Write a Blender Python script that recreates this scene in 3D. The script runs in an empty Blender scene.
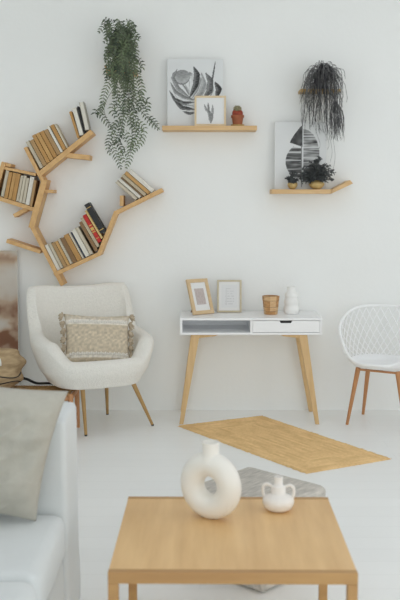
import bpy, bmesh, math, random
from mathutils import Vector, Matrix, noise
random.seed(7)
sc = bpy.context.scene
COL = sc.collection
PI = math.pi
R = math.radians

# ------------------------------------------------------------------ camera, world, light, exposure
FPX = 900.0
PITCH = math.atan(101 / FPX)
CAM_H = 1.573
cam_d = bpy.data.cameras.new('camera'); cam = bpy.data.objects.new('camera', cam_d); COL.objects.link(cam)
cam.location = (0, 0, CAM_H); cam.rotation_euler = (PI / 2 - PITCH, 0, 0)
cam_d.sensor_fit = 'HORIZONTAL'; cam_d.sensor_width = 24; cam_d.lens = FPX / 400 * 24
cam_d.dof.use_dof = True; cam_d.dof.focus_distance = 6.2; cam_d.dof.aperture_fstop = 4.0
sc.camera = cam
sc.view_settings.view_transform = 'Standard'; sc.view_settings.look = 'None'
sc.view_settings.gamma = 1; sc.view_settings.exposure = 0.02
sc.cycles.use_denoising = True
sc.cycles.max_bounces = 14; sc.cycles.diffuse_bounces = 12
w = bpy.data.worlds.new('world'); sc.world = w; w.use_nodes = True
w.node_tree.nodes['Background'].inputs[0].default_value = (0.90, 0.95, 1.0, 1)
w.node_tree.nodes['Background'].inputs[1].default_value = 0.50
def area(name, loc, rot, sx, sy, power, color=(1, 1, 1)):
    l = bpy.data.lights.new(name, 'AREA'); l.shape = 'RECTANGLE'; l.size = sx; l.size_y = sy
    l.energy = power; l.color = color
    o = bpy.data.objects.new(name, l); o.location = loc; o.rotation_euler = rot; COL.objects.link(o)
# daylight through the two tall windows of the right wall
area('window_daylight', (3.36, 4.9, 1.75), (0, R(90), 0), 2.3, 1.5, 10, (1.0, 0.985, 0.96))
area('window_daylight', (3.36, 2.3, 1.75), (0, R(90), 0), 2.3, 1.5, 24, (1.0, 0.985, 0.96))

# daylight from the window front behind the camera
area('window_daylight', (0.2, -4.55, 1.55), (R(90), 0, 0), 4.6, 2.5, 92, (1.0, 1.0, 0.995))
# added overhead fill lamp above the ceiling opening, brightens the floor
area('overhead_fill', (0.2, 3.0, 3.62), (0, 0, 0), 3.8, 4.4, 15, (1.0, 1.0, 1.0))

# ------------------------------------------------------------------ pixel -> world helpers
FW = Vector((0, math.cos(PITCH), -math.sin(PITCH))); UP = Vector((0, math.sin(PITCH), math.cos(PITCH)))
CAMP = Vector((0, 0, CAM_H))
def ray(px, py): return FW + Vector((1, 0, 0)) * ((px - 200) / FPX) - UP * ((py - 300) / FPX)
def at(px, py, Y):
    d = ray(px, py); return CAMP + d * (Y / d.y)
def onz(px, py, z):
    d = ray(px, py); return CAMP + d * ((z - CAM_H) / d.z)
WALL = 6.62

# ------------------------------------------------------------------ materials
def mat(name, col, rough=.6, var=0.0, scale=8.0, bump=0.0, bscale=60.0, stretch=(1, 1, 1), metal=0.0, col2=None, sheen=0.0, spec=.5, trans=0.0):
    m = bpy.data.materials.new(name); m.use_nodes = True
    nt = m.node_tree; b = nt.nodes['Principled BSDF']
    b.inputs['Base Color'].default_value = (*col, 1); b.inputs['Roughness'].default_value = rough
    b.inputs['Metallic'].default_value = metal
    b.inputs['Specular IOR Level'].default_value = spec
    if sheen: b.inputs['Sheen Weight'].default_value = sheen
    tc = nt.nodes.new('ShaderNodeTexCoord'); mp = nt.nodes.new('ShaderNodeMapping'); mp.inputs['Scale'].default_value = stretch
    nt.links.new(tc.outputs['Object'], mp.inputs[0])
    if var > 0 or col2:
        n = nt.nodes.new('ShaderNodeTexNoise'); n.inputs['Scale'].default_value = scale; n.inputs['Detail'].default_value = 6
        nt.links.new(mp.outputs[0], n.inputs[0])
        r = nt.nodes.new('ShaderNodeValToRGB')
        c2 = col2 if col2 else tuple(c * (1 - var) for c in col)
        r.color_ramp.elements[0].position = .32; r.color_ramp.elements[1].position = .68
        r.color_ramp.elements[0].color = (*c2, 1); r.color_ramp.elements[1].color = (*col, 1)
        nt.links.new(n.outputs[0], r.inputs[0]); nt.links.new(r.outputs[0], b.inputs['Base Color'])
    if bump > 0:
        n2 = nt.nodes.new('ShaderNodeTexNoise'); n2.inputs['Scale'].default_value = bscale; n2.inputs['Detail'].default_value = 3
        nt.links.new(mp.outputs[0], n2.inputs[0])
        bp = nt.nodes.new('ShaderNodeBump'); bp.inputs['Strength'].default_value = bump; bp.inputs['Distance'].default_value = .01
        nt.links.new(n2.outputs[0], bp.inputs['Height']); nt.links.new(bp.outputs[0], b.inputs['Normal'])
    return m
def attr_mat(name, rough=.7, bump=0, bscale=200):
    m = mat(name, (1, 1, 1), rough, bump=bump, bscale=bscale)
    nt = m.node_tree; a = nt.nodes.new('ShaderNodeAttribute'); a.attribute_name = 'print'
    nt.links.new(a.outputs['Color'], nt.nodes['Principled BSDF'].inputs['Base Color'])
    return m
def wood(name, c1, c2, rough=.5, axis=(1, 1, 12), scale=3.0): # grain runs along the axis with the small stretch
    return mat(name, c1, rough, scale=scale, stretch=axis, col2=c2, bump=.05, bscale=20)

M = {}
M['wall'] = mat('wall_paint', (.87, .885, .875), .8, var=.02, scale=1.5, bump=.08, bscale=40)
M['ceil'] = mat('ceiling_paint', (.90, .90, .90), .9)
M['shelfwood'] = wood('shelf_wood', (.70, .44, .19), (.58, .34, .135), .5, (3, 3, 3), 9)
M['shelfwood2'] = wood('pale_shelf_wood', (.70, .47, .24), (.60, .38, .17), .5, (1, 6, 20), 3)
M['ashwood'] = wood('ash_wood', (.70, .49, .25), (.62, .41, .19), .45, (14, 14, 1), 3)
M['tablewood'] = wood('table_veneer', (.78, .52, .25), (.66, .41, .18), .38, (9, 1, 9), 2.2)
M['tableedge'] = wood('table_edge', (.50, .29, .11), (.42, .23, .085), .45, (1, 9, 9), 3)
M['legwood'] = wood('leg_wood', (.55, .27, .115), (.46, .21, .085), .45, (12, 12, 1), 3)
M['brassleg'] = wood('oak_leg', (.47, .30, .115), (.42, .25, .09), .4, (12, 12, 1), 3)
M['darktip'] = mat('black_rubber', (.02, .02, .02), .6)
M['whitelac'] = mat('white_lacquer', (.88, .89, .90), .35)
M['whiteplastic'] = mat('white_plastic', (.93, .94, .95), .35)
M['boucle'] = mat('boucle_fabric', (.90, .88, .82), .95, var=.06, scale=70, bump=.8, bscale=130, sheen=.3)
M['sofa'] = mat('white_cotton', (.68, .71, .715), .9, var=.03, scale=6, bump=.25, bscale=14, sheen=.2)
M['linen'] = mat('grey_linen', (.46, .445, .39), .95, var=.05, scale=30, bump=.4, bscale=30)
M['jute'] = mat('jute', (.86, .57, .27), .95, col2=(.64, .40, .17), scale=55, bump=.9, bscale=120)
M['seagrass'] = mat('seagrass', (.62, .38, .16), .9, col2=(.36, .21, .08), scale=60, bump=.9, bscale=100)
M['poufgrey'] = mat('grey_weave', (.68, .64, .58), .95, col2=(.44, .415, .375), scale=16, stretch=(1, 7, 3), bump=.7, bscale=40)
M['ceramic'] = mat('matte_ceramic', (.82, .80, .745), .42, var=.02, scale=6)
M['glaze'] = mat('white_glaze', (.82, .79, .75), .15)
M['whitevase'] = mat('white_stoneware', (.86, .86, .84), .6)
M['canvas'] = mat('canvas_edge', (.74, .75, .75), .8)
M['print'] = attr_mat('printed_picture', .75)
M['knit'] = attr_mat('knitted_cover', .95, .6, 160)
M['knitwhite'] = mat('white_yarn', (.93, .90, .84), .95, var=.2, scale=120)
M['tassel'] = mat('beige_yarn', (.60, .50, .37), .95, var=.3, scale=120, bump=.5)
M['mat_board'] = mat('mat_board', (.78, .78, .77), .7)
M['terracotta'] = mat('terracotta', (.40, .13, .06), .8, var=.25, scale=25)
M['cactusred'] = mat('cactus_red', (.40, .07, .035), .7, var=.4, scale=60)
M['cactus'] = mat('cactus_dark', (.10, .10, .055), .8, col2=(.35, .30, .17), scale=150)
M['fern'] = mat('fern_green', (.125, .16, .095), .65, col2=(.035, .055, .035), scale=14)
M['fern2'] = mat('fern_light', (.17, .22, .115), .65, col2=(.09, .13, .065), scale=20)
M['stem'] = mat('stem_brown', (.10, .10, .07), .7)
M['willow'] = mat('charcoal_leaf', (.085, .085, .088), .7, col2=(.035, .035, .04), scale=25)
M['willowlight'] = mat('grey_leaf', (.24, .24, .24), .7, col2=(.10, .10, .10), scale=25)
M['darkleaf'] = mat('dark_leaf', (.045, .05, .052), .5, col2=(.10, .11, .11), scale=40)
M['gold'] = mat('gilded_pot', (.60, .42, .17), .45, var=.25, scale=30, metal=.35)
M['soil'] = mat('soil', (.06, .045, .03), .95)
M['yellowwood'] = wood('golden_wood', (.55, .36, .11), (.42, .26, .07), .5, (1, 6, 6), 4)
M['brown'] = mat('brown_back', (.19, .095, .04), .7, var=.2, scale=20)
M['cupwood1'] = wood('cup_wood', (.60, .34, .14), (.36, .17, .06), .5, (4, 4, 14), 5)
M['cupwood2'] = wood('cup_wood_light', (.70, .48, .27), (.55, .33, .15), .5, (4, 4, 14), 5)
M['bag'] = mat('tan_canvas', (.50, .37, .22), .9, col2=(.33, .23, .125), scale=14, stretch=(1, 1, 3), bump=.4, bscale=30)
M['black'] = mat('black_strap', (.02, .02, .022), .7)
M['tagwhite'] = mat('white_patch', (.72, .72, .70), .8)
M['pages'] = mat('book_pages', (.66, .60, .48), .9, var=.25, scale=60, stretch=(6, .3, .3))
M['whitepages'] = mat('white_pages', (.75, .72, .64), .9, var=.12, scale=60, stretch=(6, .3, .3))
M['gilt'] = mat('gilt_print', (.62, .42, .12), .5)
M['winframe'] = mat('window_paint', (.75, .76, .76), .5)
BC = {'white': (.76, .73, .65), 'cream': (.62, .56, .44), 'beige': (.50, .42, .29), 'tan': (.42, .26, .115), 'orange': (.50, .275, .09),
      'amber': (.56, .33, .12), 'brown': (.27, .155, .07), 'black': (.028, .028, .03), 'red': (.52, .022, .018), 'grey': (.40, .38, .33),
      'yellow': (.66, .48, .20), 'navy': (.03, .04, .08)}
for k, c in BC.items(): M['bk_' + k] = mat('cover_' + k, c, .65, var=.12, scale=30)

# painted floorboards, semi-gloss
fm = mat('painted_floor', (.90, .915, .91), .36, var=.03, scale=1.2)
nt = fm.node_tree; b = nt.nodes['Principled BSDF']
tc = nt.nodes.new('ShaderNodeTexCoord'); br = nt.nodes.new('ShaderNodeTexBrick')
br.inputs['Scale'].default_value = 1; br.inputs['Brick Width'].default_value = 2.4; br.inputs['Row Height'].default_value = .14
br.inputs['Mortar Size'].default_value = .003; br.inputs['Mortar Smooth'].default_value = .5
br.inputs['Color1'].default_value = (1, 1, 1, 1); br.inputs['Color2'].default_value = (.985, .985, .985, 1); br.inputs['Mortar'].default_value = (.93, .93, .93, 1)
nt.links.new(tc.outputs['Object'], br.inputs['Vector'])
mx = nt.nodes.new('ShaderNodeMixRGB'); mx.blend_type = 'MULTIPLY'; mx.inputs[0].default_value = 1
src = b.inputs['Base Color'].links[0].from_socket
nt.links.new(src, mx.inputs[1]); nt.links.new(br.outputs['Color'], mx.inputs[2]); nt.links.new(mx.outputs[0], b.inputs['Base Color'])
M['floor'] = fm

# ------------------------------------------------------------------ mesh helpers
def add_box(bm, x0, x1, y0, y1, z0, z1, bev=0.0, seg=2, mi=0):
    v = [bm.verts.new((x, y, z)) for x in (x0, x1) for y in (y0, y1) for z in (z0, z1)]
    fs = [bm.faces.new([v[i] for i in q]) for q in ((0, 1, 3, 2), (4, 6, 7, 5), (0, 4, 5, 1), (2, 3, 7, 6), (0, 2, 6, 4), (1, 5, 7, 3))]
    for f in fs: f.material_index = mi
    if bev > 0:
        es = list({e for f in fs for e in f.edges})
        r = bmesh.ops.bevel(bm, geom=es, offset=bev, segments=seg, profile=.5, affect='EDGES')
        for f in r['faces']: f.material_index = mi
def add_prism(bm, pts, y0, y1, mi=0, bev=0):   # pts in XZ
    a = [bm.verts.new((p[0], y0, p[1])) for p in pts]; c = [bm.verts.new((p[0], y1, p[1])) for p in pts]
    n = len(pts); fs = [bm.faces.new(a), bm.faces.new(c[::-1])]
    for i in range(n): fs.append(bm.faces.new((a[i], c[i], c[(i + 1) % n], a[(i + 1) % n])))
    for f in fs: f.material_index = mi
    if bev:
        bmesh.ops.bevel(bm, geom=list({e for f in fs for e in f.edges}), offset=bev, segments=2, profile=.5, affect='EDGES')
def frames(pts):
    out = []; n = len(pts); prev = None
    for i in range(n):
        t = (pts[min(i + 1, n - 1)] - pts[max(i - 1, 0)])
        t = t.normalized() if t.length > 1e-9 else Vector((0, 0, 1))
        if prev is None:
            a = Vector((0, 1, 0)) if abs(t.y) < .9 else Vector((1, 0, 0))
            u = t.cross(a).normalized()
        else:
            u = (prev - t * prev.dot(t)); u = u.normalized() if u.length > 1e-6 else t.orthogonal().normalized()
        prev = u; out.append((t, u, t.cross(u)))
    return out
def add_tube(bm, pts, rad, seg=8, mi=0, cap=True, closed=False):
    pts = [Vector(p) for p in pts]
    if not hasattr(rad, '__len__'): rad = [rad] * len(pts)
    if closed:
        n = len(pts); fr = []
        for i in range(n):
            t = (pts[(i + 1) % n] - pts[i - 1]).normalized(); a = Vector((0, 0, 1)) if abs(t.z) < .95 else Vector((0, 1, 0))
            u = t.cross(a).normalized(); fr.append((t, u, t.cross(u)))
    else: fr = frames(pts)
    rings = []
    for p, (t, u, v), r in zip(pts, fr, rad):
        rings.append([bm.verts.new(p + (u * math.cos(2 * PI * k / seg) + v * math.sin(2 * PI * k / seg)) * r) for k in range(seg)])
    m = len(rings)
    for i in range(m if closed else m - 1):
        A, B = rings[i], rings[(i + 1) % m]
        for k in range(seg):
            f = bm.faces.new((A[k], A[(k + 1) % seg], B[(k + 1) % seg], B[k])); f.material_index = mi
    if cap and not closed:
        f = bm.faces.new(rings[0][::-1]); f.material_index = mi
        f = bm.faces.new(rings[-1]); f.material_index = mi
def add_lathe(bm, prof, cx=0, cy=0, cz=0, seg=32, mi=0, squash=1.0):
    rings = []
    for r, z in prof:
        if r < 1e-5: rings.append([bm.verts.new((cx, cy, cz + z))])
        else: rings.append([bm.verts.new((cx + r * math.cos(2 * PI * k / seg), cy + squash * r * math.sin(2 * PI * k / seg), cz + z)) for k in range(seg)])
    for A, B in zip(rings, rings[1:]):
        for k in range(seg):
            k2 = (k + 1) % seg
            if len(A) == 1 and len(B) == 1: continue
            if len(A) == 1: f = bm.faces.new((A[0], B[k2], B[k]))
            elif len(B) == 1: f = bm.faces.new((A[k], A[k2], B[0]))
            else: f = bm.faces.new((A[k], A[k2], B[k2], B[k]))
            f.material_index = mi
def add_grid(bm, fn, nu, nv, closeu=False, mi=0):
    g = [[bm.verts.new(fn(i / nu, j / nv)) for j in range(nv + 1)] for i in range(nu if closeu else nu + 1)]
    for i in range(nu):
        for j in range(nv):
            A = g[i]; B = g[(i + 1) % len(g)]
            f = bm.faces.new((A[j], B[j], B[j + 1], A[j + 1])); f.material_index = mi
    return g
def new(): return bmesh.new()
def obj(name, bm, mats, parent=None, smooth=False, recalc=True, angle=None):
    if recalc: bmesh.ops.recalc_face_normals(bm, faces=bm.faces[:])
    me = bpy.data.meshes.new(name); bm.to_mesh(me); bm.free()
    for m in (mats if isinstance(mats, (list, tuple)) else [mats]): me.materials.append(m)
    if smooth:
        for p in me.polygons: p.use_smooth = True
        if angle: me.set_sharp_from_angle(angle=R(angle))
    o = bpy.data.objects.new(name, me); COL.objects.link(o)
    if parent: o.parent = parent
    return o
def subsurf(o, n=2):
    m = o.modifiers.new('subsurf', 'SUBSURF'); m.levels = n; m.render_levels = n
def tag(o, label, cat, group=None):
    o['label'] = label; o['category'] = cat
    if group: o['group'] = group
    return o
def thing(name, label, cat, loc=(0, 0, 0), rz=0, group=None):
    o = bpy.data.objects.new(name, None); COL.objects.link(o); o.location = loc; o.rotation_euler = (0, 0, rz); o.empty_display_size = .1
    return tag(o, label, cat, group)
def struct(name, bm, m, **k):
    o = obj(name, bm, m, **k); o['kind'] = 'structure'; return o
def catmull(pts, n=8):
    pts = [Vector(p) for p in pts]; P = [pts[0] * 2 - pts[1]] + pts + [pts[-1] * 2 - pts[-2]]; out = []
    for i in range(1, len(P) - 2):
        p0, p1, p2, p3 = P[i - 1:i + 3]
        for k in range(n):
            t = k / n
            out.append(.5 * ((2 * p1) + (p2 - p0) * t + (2 * p0 - 5 * p1 + 4 * p2 - p3) * t * t + (3 * p1 - p0 - 3 * p2 + p3) * t ** 3))
    out.append(pts[-1].copy()); return out
def picture(name, wd, ht, nx, ny, fn, parent, mt, yfun=None, thick=0.0):
    """a printed sheet in the XZ plane facing -Y, origin bottom centre; fn(u, v) -> rgb (linear), v upwards"""
    me = bpy.data.meshes.new(name); vs = []; fs = []
    for j in range(ny + 1):
        for i in range(nx + 1): vs.append((wd * (i / nx - .5), 0, ht * j / ny))
    for j in range(ny):
        for i in range(nx):
            a = j * (nx + 1) + i; fs.append((a, a + 1, a + nx + 2, a + nx + 1))
    me.from_pydata(vs, [], fs); ca = me.color_attributes.new('print', 'FLOAT_COLOR', 'POINT')
    for k, v in enumerate(vs):
        ca.data[k].color = (*fn(v[0] / wd + .5, v[2] / ht), 1)
    me.materials.append(mt); o = bpy.data.objects.new(name, me); COL.objects.link(o)
    if parent: o.parent = parent
    return o

# ------------------------------------------------------------------ the room
XL, XR, YF, ZC = -2.5, 3.3, -4.7, 3.5
bm = new(); add_box(bm, XL, XR, YF, WALL, -.1, 0); struct('floor', bm, M['floor'])
bm = new(); add_box(bm, XL - .1, XR + .1, WALL, WALL + .12, -.1, ZC + .1); struct('wall_back', bm, M['wall'])
bm = new(); add_box(bm, XL - .1, XL, YF, WALL, -.1, ZC + .1); struct('wall_left', bm, M['wall'])
bm = new(); FILL_GAP = (-1.7, 2.1, .8, 5.2)      # the ceiling, with a long opening added to let overhead fill in
add_box(bm, XL, FILL_GAP[0], YF, WALL, ZC, ZC + .1); add_box(bm, FILL_GAP[1], XR, YF, WALL, ZC, ZC + .1)
add_box(bm, FILL_GAP[0], FILL_GAP[1], YF, FILL_GAP[2], ZC, ZC + .1); add_box(bm, FILL_GAP[0], FILL_GAP[1], FILL_GAP[3], WALL, ZC, ZC + .1)
struct('ceiling', bm, M['ceil'])
bm = new()
WIN = [(1.4, 3.2), (4.0, 5.8)]; z0w, z1w = .55, 2.95
for a, c in ((YF, WIN[0][0]), (WIN[0][1], WIN[1][0]), (WIN[1][1], WALL)): add_box(bm, XR, XR + .1, a, c, -.1, ZC + .1)
for a, c in WIN:
    add_box(bm, XR, XR + .1, a, c, -.1, z0w); add_box(bm, XR, XR + .1, a, c, z1w, ZC + .1)
struct('wall_right', bm, M['wall'])
bm = new(); add_box(bm, XL, -2.2, YF, YF + .1, 0, ZC); add_box(bm, 2.6, XR, YF, YF + .1, 0, ZC); add_box(bm, -2.2, 2.6, YF, YF + .1, 0, .2); add_box(bm, -2.2, 2.6, YF, YF + .1, 2.9, ZC)
struct('wall_front', bm, M['wall'])
for i, (a, c) in enumerate(WIN):
    bm = new()
    for y in (a + .03, (a + c) / 2, c - .03): add_box(bm, XR + .01, XR + .05, y - .03, y + .03, z0w, z1w)
    for z in (z0w + .03, (z0w + z1w) / 2, z1w - .03): add_box(bm, XR + .012, XR + .048, a, c, z - .03, z + .03)
    struct('window_%d' % (i + 1), bm, M['winframe'])

# ------------------------------------------------------------------ tree-shaped bookshelf
YB = 6.45          # plane of its front edges
tree = thing('tree_bookshelf', 'branching tree-shaped wooden wall bookshelf with angled boards above the armchair', 'bookshelf', (at(45, 284, WALL).x, WALL, at(45, 284, WALL).z))
def p2(px, py, Y=YB):
    v = at(px, py, Y); return Vector((v.x, v.z))
bk = [0]
def board(name, a, c, th, y0=None, ext=0.0, shrink=0.0):
    A = p2(*a); B = p2(*c); d = (B - A).normalized(); n = Vector((-d.y, d.x)); h = th / 2
    A = A - d * ext; B = B + d * ext
    bk[0] += 1; y0 = (YB if y0 is None else y0) + .0012 * (bk[0] % 5)
    bm = new(); add_prism(bm, [A - n * h, B - n * h, B + n * h, A + n * h], y0, WALL - .001, bev=.002)
    o = obj(name, bm, M['shelfwood'], tree); o.location = -tree.location
    return o
TH = .029
board('shelf_board', (55.5, 274), (99, 254), TH, ext=.012)
board('shelf_board', (99, 254), (115.5, 213), TH, ext=.010)
board('shelf_board', (115.5, 213), (161, 190.5), TH, ext=.010)
board('trunk', (31.5, 226.5), (62, 285), .028, ext=.006)
board('trunk', (31.5, 226.5), (44, 181), .042, ext=.012)
board('trunk', (44, 184), (25.5, 148), .026, ext=.006)
board('shelf_board', (40, 173.5), (90.5, 132.5), .036, ext=.012)
board('shelf_board', (-7, 196.5), (32, 209), TH, ext=.008)
board('shelf_board', (4, 168), (35, 174.5), .020, ext=.004)
board('shelf_board', (-7, 197), (3.5, 163), .030, ext=.006)
board('branch', (62, 154.5), (89.5, 157.5), .034, y0=YB + .01)
board('branch', (42, 191), (53, 191.5), .024, y0=YB + .02)
board('branch', (6, 241), (40, 252), .028, y0=YB + .01)
board('branch', (13, 216), (26, 209), .028, y0=YB + .02)
board('branch', (121.5, 195.5), (121.5, 206), .026, y0=YB + .01)
board('branch', (3.5, 164.5), (10.5, 165.5), .022, y0=YB + .015)

# ------------------------------------------------------------------ books
BOOKGROUP = 'books on the tree-shaped shelf'
def make_book(label, t, h, cover, pages_out, px, pz, tilt, depth=.125, y=None, band=None):
    """pivot = bottom-left corner of the spine face at (px, pz); tilt ccw seen from the front"""
    y = (YB + .012) if y is None else y
    root = thing('book', label, 'book', (px, y, pz), 0, BOOKGROUP); root.rotation_euler = (0, -tilt, 0)
    c = .0022
    bm = new()
    add_box(bm, 0, c, 0, depth, 0, h); add_box(bm, t - c, t, 0, depth, 0, h)
    if pages_out: add_box(bm, c, t - c, depth - c, depth, 0, h)
    else:
        add_box(bm, 0, t, -.002, 0.002, 0, h, bev=.0008)
    if band:
        for z0, z1 in band: add_box(bm, .001, t - .001, -.0028, -.0018, h * z0, h * z1, mi=1)
    obj('cover', bm, [M['bk_' + cover], M['gilt']], root)
    bm = new(); y0, y1 = (.003, depth - c) if pages_out else (.002, depth - .003)
    add_box(bm, c, t - c, y0, y1, .003, h - .003)
    obj('page_block', bm, M['whitepages'] if cover in ('white', 'grey', 'navy', 'black') else M['pages'], root)
    return root
PXM = 1 / 139.0
def cluster(a, c, start, specs, names, side, tscale=1.0):
    """books standing along the board a->c (pixel ends of its centre line); specs: (thick px, height px, cover, pages_out, tilt deg[, lift])"""
    A = p2(*a); B = p2(*c); d = (B - A).normalized(); n = Vector((-d.y, d.x)); ba = math.atan2(d.y, d.x)
    s = start * PXM
    for sp, nm in zip(specs, names):
        t, h, cov, po, tl = sp[:5]; t *= PXM * tscale; h *= PXM; tl = R(tl)
        step = t / math.cos(ba - tl)
        off = A + n * (side + .0012)
        if tl < ba:      # right bottom corner touches the board
            rc = off + d * (s + step)
            piv = rc - Vector((math.cos(tl), math.sin(tl))) * t
        else:
            piv = off + d * s
        make_book(nm, t - .0028, h, cov, po, piv.x, piv.y, tl, band=sp[5] if len(sp) > 5 else None, y=YB + .008 + random.random() * .012)
        s += step + .0006
H2 = TH / 2
gold = [(.14, .16), (.36, .40), (.44, .54), (.60, .63)]
cluster((-7, 196.5), (32, 209), 6.8, [
    (3.6, 27, 'beige', True, -13), (3.8, 26, 'orange', False, -12.5), (3.8, 26.5, 'amber', False, -12.5), (4.2, 27, 'orange', False, -12), (3.0, 26.5, 'cream', True, -12),
    (3.0, 27, 'cream', False, -12), (3.4, 26, 'beige', True, -11.5), (4.4, 28, 'white', False, -11.5), (3.0, 26, 'tan', False, -11)],
    ['beige book leaning first at the left end of the boxed-in lower left compartment',
     'orange-brown book second from left in the boxed-in left compartment',
     'amber book third from left in the boxed-in left compartment',
     'orange book fourth from left, just before the pale ones in the boxed-in left compartment',
     'thin cream book with pages facing out in the middle of the boxed-in left compartment',
     'thin cream book with its spine out, sixth from left in the boxed-in left compartment',
     'beige paged book just left of the bright white book in the left compartment',
     'bright white book near the right end of the boxed-in left compartment',
     'tan book last at right beside the trunk in the left compartment'], H2)
cluster((40, 173.5), (90.5, 132.5), 2.8, [
    (3.8, 30, 'beige', True, 28), (4.4, 28, 'tan', False, 28), (4.0, 30.5, 'orange', False, 28), (4.2, 29.5, 'amber', False, 28), (4.4, 28.5, 'orange', False, 28),
    (4.2, 27, 'tan', False, 28), (2.8, 28.5, 'white', False, 28), (4.0, 27, 'orange', False, 27), (2.2, 26, 'cream', False, 27)],
    ['beige book at the lower left start of the upper branch row',
     'tan book second in the upper branch row beside the beige one',
     'tall orange book third in the upper branch row',
     'amber book fourth in the upper branch row',
     'orange book fifth in the middle of the upper branch row',
     'tan book just left of the white spine in the upper branch row',
     'thin white-spined book in the upper branch row',
     'orange book just right of the white spine in the upper branch row',
     'thin cream book ending the upper branch row at the right'], .018)
cluster((40, 173.5), (90.5, 132.5), 50, [
    (2.8, 27, 'orange', False, 17), (4.4, 27.5, 'white', False, 15), (2.0, 27, 'black', False, 14), (4.6, 28, 'grey', True, 12)],
    ['thin orange book at the left of the small group on the branch tip',
     'white book in the small group on the top right branch tip',
     'thin black book squeezed between white and grey books on the branch tip',
     'grey-beige book at the right end of the top branch tip'], .018)
cluster((55.5, 274), (99, 254), 2.8, [
    (4.0, 28, 'white', False, 26), (3.6, 28, 'beige', True, 26), (4.0, 27, 'tan', False, 26.5), (3.4, 27, 'amber', False, 27), (3.0, 28.5, 'cream', True, 27), (5.0, 27.5, 'brown', False, 27.5),
    (5.6, 29, 'orange', False, 28), (2.4, 29, 'cream', False, 28), (1.4, 29, 'navy', False, 28), (5.0, 30.5, 'white', True, 28), (4.0, 31, 'beige', True, 28.5)],
    ['white book at the left end of the lower long row',
     'beige book with pages out, second in the lower long row',
     'tan book third from left in the lower long row',
     'amber book fourth from left in the lower long row',
     'thin cream paged book fifth from left in the lower long row',
     'dull brown book sixth from left in the lower long row',
     'thick orange book in the middle of the lower long row',
     'thin cream book just left of the navy one in the lower row',
     'very thin navy book beside a white one in the lower row',
     'white paged book right of the thin navy one in the lower row',
     'beige paged book standing just before the board turns upwards in the lower row'], H2, .955)
cluster((99, 254), (115.5, 213), -1.2, [
    (3.6, 33, 'brown', False, 29), (3.4, 33, 'beige', False, 29.5), (4.2, 31, 'red', False, 30, gold), (2.6, 32, 'yellow', False, 30), (5.6, 33, 'black', False, 30, [(.1, .12), (.86, .88)])],
    ['brown book leaning left of the beige one near the red book',
     'beige book directly left of the red book on the lower row',
     'red book with gilt spine marks near the right end of the lower row',
     'yellowish book squeezed between the red and the black book',
     'thick black book highest at the right end of the lower row'], H2)
cluster((115.5, 213), (161, 190.5), 23.5, [
    (3.6, 27, 'beige', True, 49), (3.4, 28, 'white', True, 49), (1.4, 29, 'brown', False, 49), (3.6, 30, 'beige', False, 49), (3.8, 31, 'amber', False, 49), (4.4, 31, 'white', False, 49)],
    ['beige book leaning lowest against the small post on the right board',
     'white paged book leaning second from left below the fern',
     'very thin dark brown book in the leaning group below the fern',
     'beige book leaning just left of the amber book below the fern',
     'amber book in the leaning group below the fern',
     'white book lying topmost right in the leaning group below the fern'], H2)

# ------------------------------------------------------------------ picture shelves
def flat_shelf(label, x0, x1, ytop, ybot, front, mt):
    A = at(x0, ytop, front); B = at(x1, ybot, front)
    cx = (A.x + B.x) / 2
    t = thing('wall_shelf', label, 'shelf', (cx, WALL, B.z))
    return t, A, B, cx
SF = 6.44
t, A, B, cx = flat_shelf('straight pale wooden wall shelf carrying the monstera canvas and cactus', 162, 257, 125.6, 130.3, SF, None)
bm = new(); add_box(bm, A.x - cx, B.x - cx, SF - WALL, -.001, 0, A.z - B.z, bev=.003)
obj('board', bm, M['shelfwood2'], t); S1Z = A.z

A = at(271.5, 189.3, SF); B = at(331, 193.8, SF); E = at(350, 180, SF); th = A.z - B.z; S2Z = A.z
t = thing('wall_shelf', 'pale wooden wall shelf with one upturned end below the hanging grey plant', 'shelf', ((A.x + B.x) / 2, WALL, B.z))
bm = new(); add_prism(bm, [(A.x - t.location.x, 0), (B.x - t.location.x - .004, 0), (B.x - t.location.x + .010, th), (A.x - t.location.x, th)], SF - WALL, -.001, bev=.002)
obj('board', bm, M['shelfwood2'], t)
d = (Vector((E.x, E.z)) - Vector((B.x, B.z + th))).normalized(); n = Vector((-d.y, d.x)) * th
b0 = Vector((B.x - t.location.x + .0, 0)); b1 = b0 + Vector((.012, th)); e1 = Vector((E.x - t.location.x, E.z - t.location.z))
bm = new(); add_prism(bm, [b0, (e1 - n) + d * .01, e1, b1 + Vector((0, .0))], SF - WALL + .001, -.001, bev=.002)
obj('upturned_board', bm, M['shelfwood2'], t)

# ---- pictures
def seg_d(p, a, b):
    ab = (b[0] - a[0], b[1] - a[1]); L = ab[0] ** 2 + ab[1] ** 2; t = max(0, min(1, ((p[0] - a[0]) * ab[0] + (p[1] - a[1]) * ab[1]) / L))
    dx = p[0] - a[0] - ab[0] * t; dy = p[1] - a[1] - ab[1] * t; return math.hypot(dx, dy), t, (ab[0] * dy - ab[1] * dx)
def strokes_fn(strokes, W, H, x0, y0, base=(.72, .74, .745)):
    def fn(u, v):
        x = x0 + u * W; y = y0 + (1 - v) * H; g = 1.0
        for pts, wd, dk in strokes:
            L = len(pts) - 1; best = None
            for i in range(L):
                d, t, s = seg_d((x, y), pts[i], pts[i + 1])
                if best is None or d < best[0]: best = (d, (i + t) / L, s)
            d, q, s = best; hw = wd / 2 * max(.12, math.sin(PI * min(.97, max(.03, q))) ** .6)
            if d < hw:
                edge = d / hw; nz = noise.noise(Vector((x * .06, y * .25, 3))) * .35
                val = dk + (.30 if s > 0 else -.05) * edge + nz * .5
                if edge > .82: val = dk * .8
                g = min(g, max(.03, val))
        nn = noise.noise(Vector((x * .02, y * .02, 7))) * .02
        return tuple(c * g + nn for c in base)
    return fn
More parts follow.
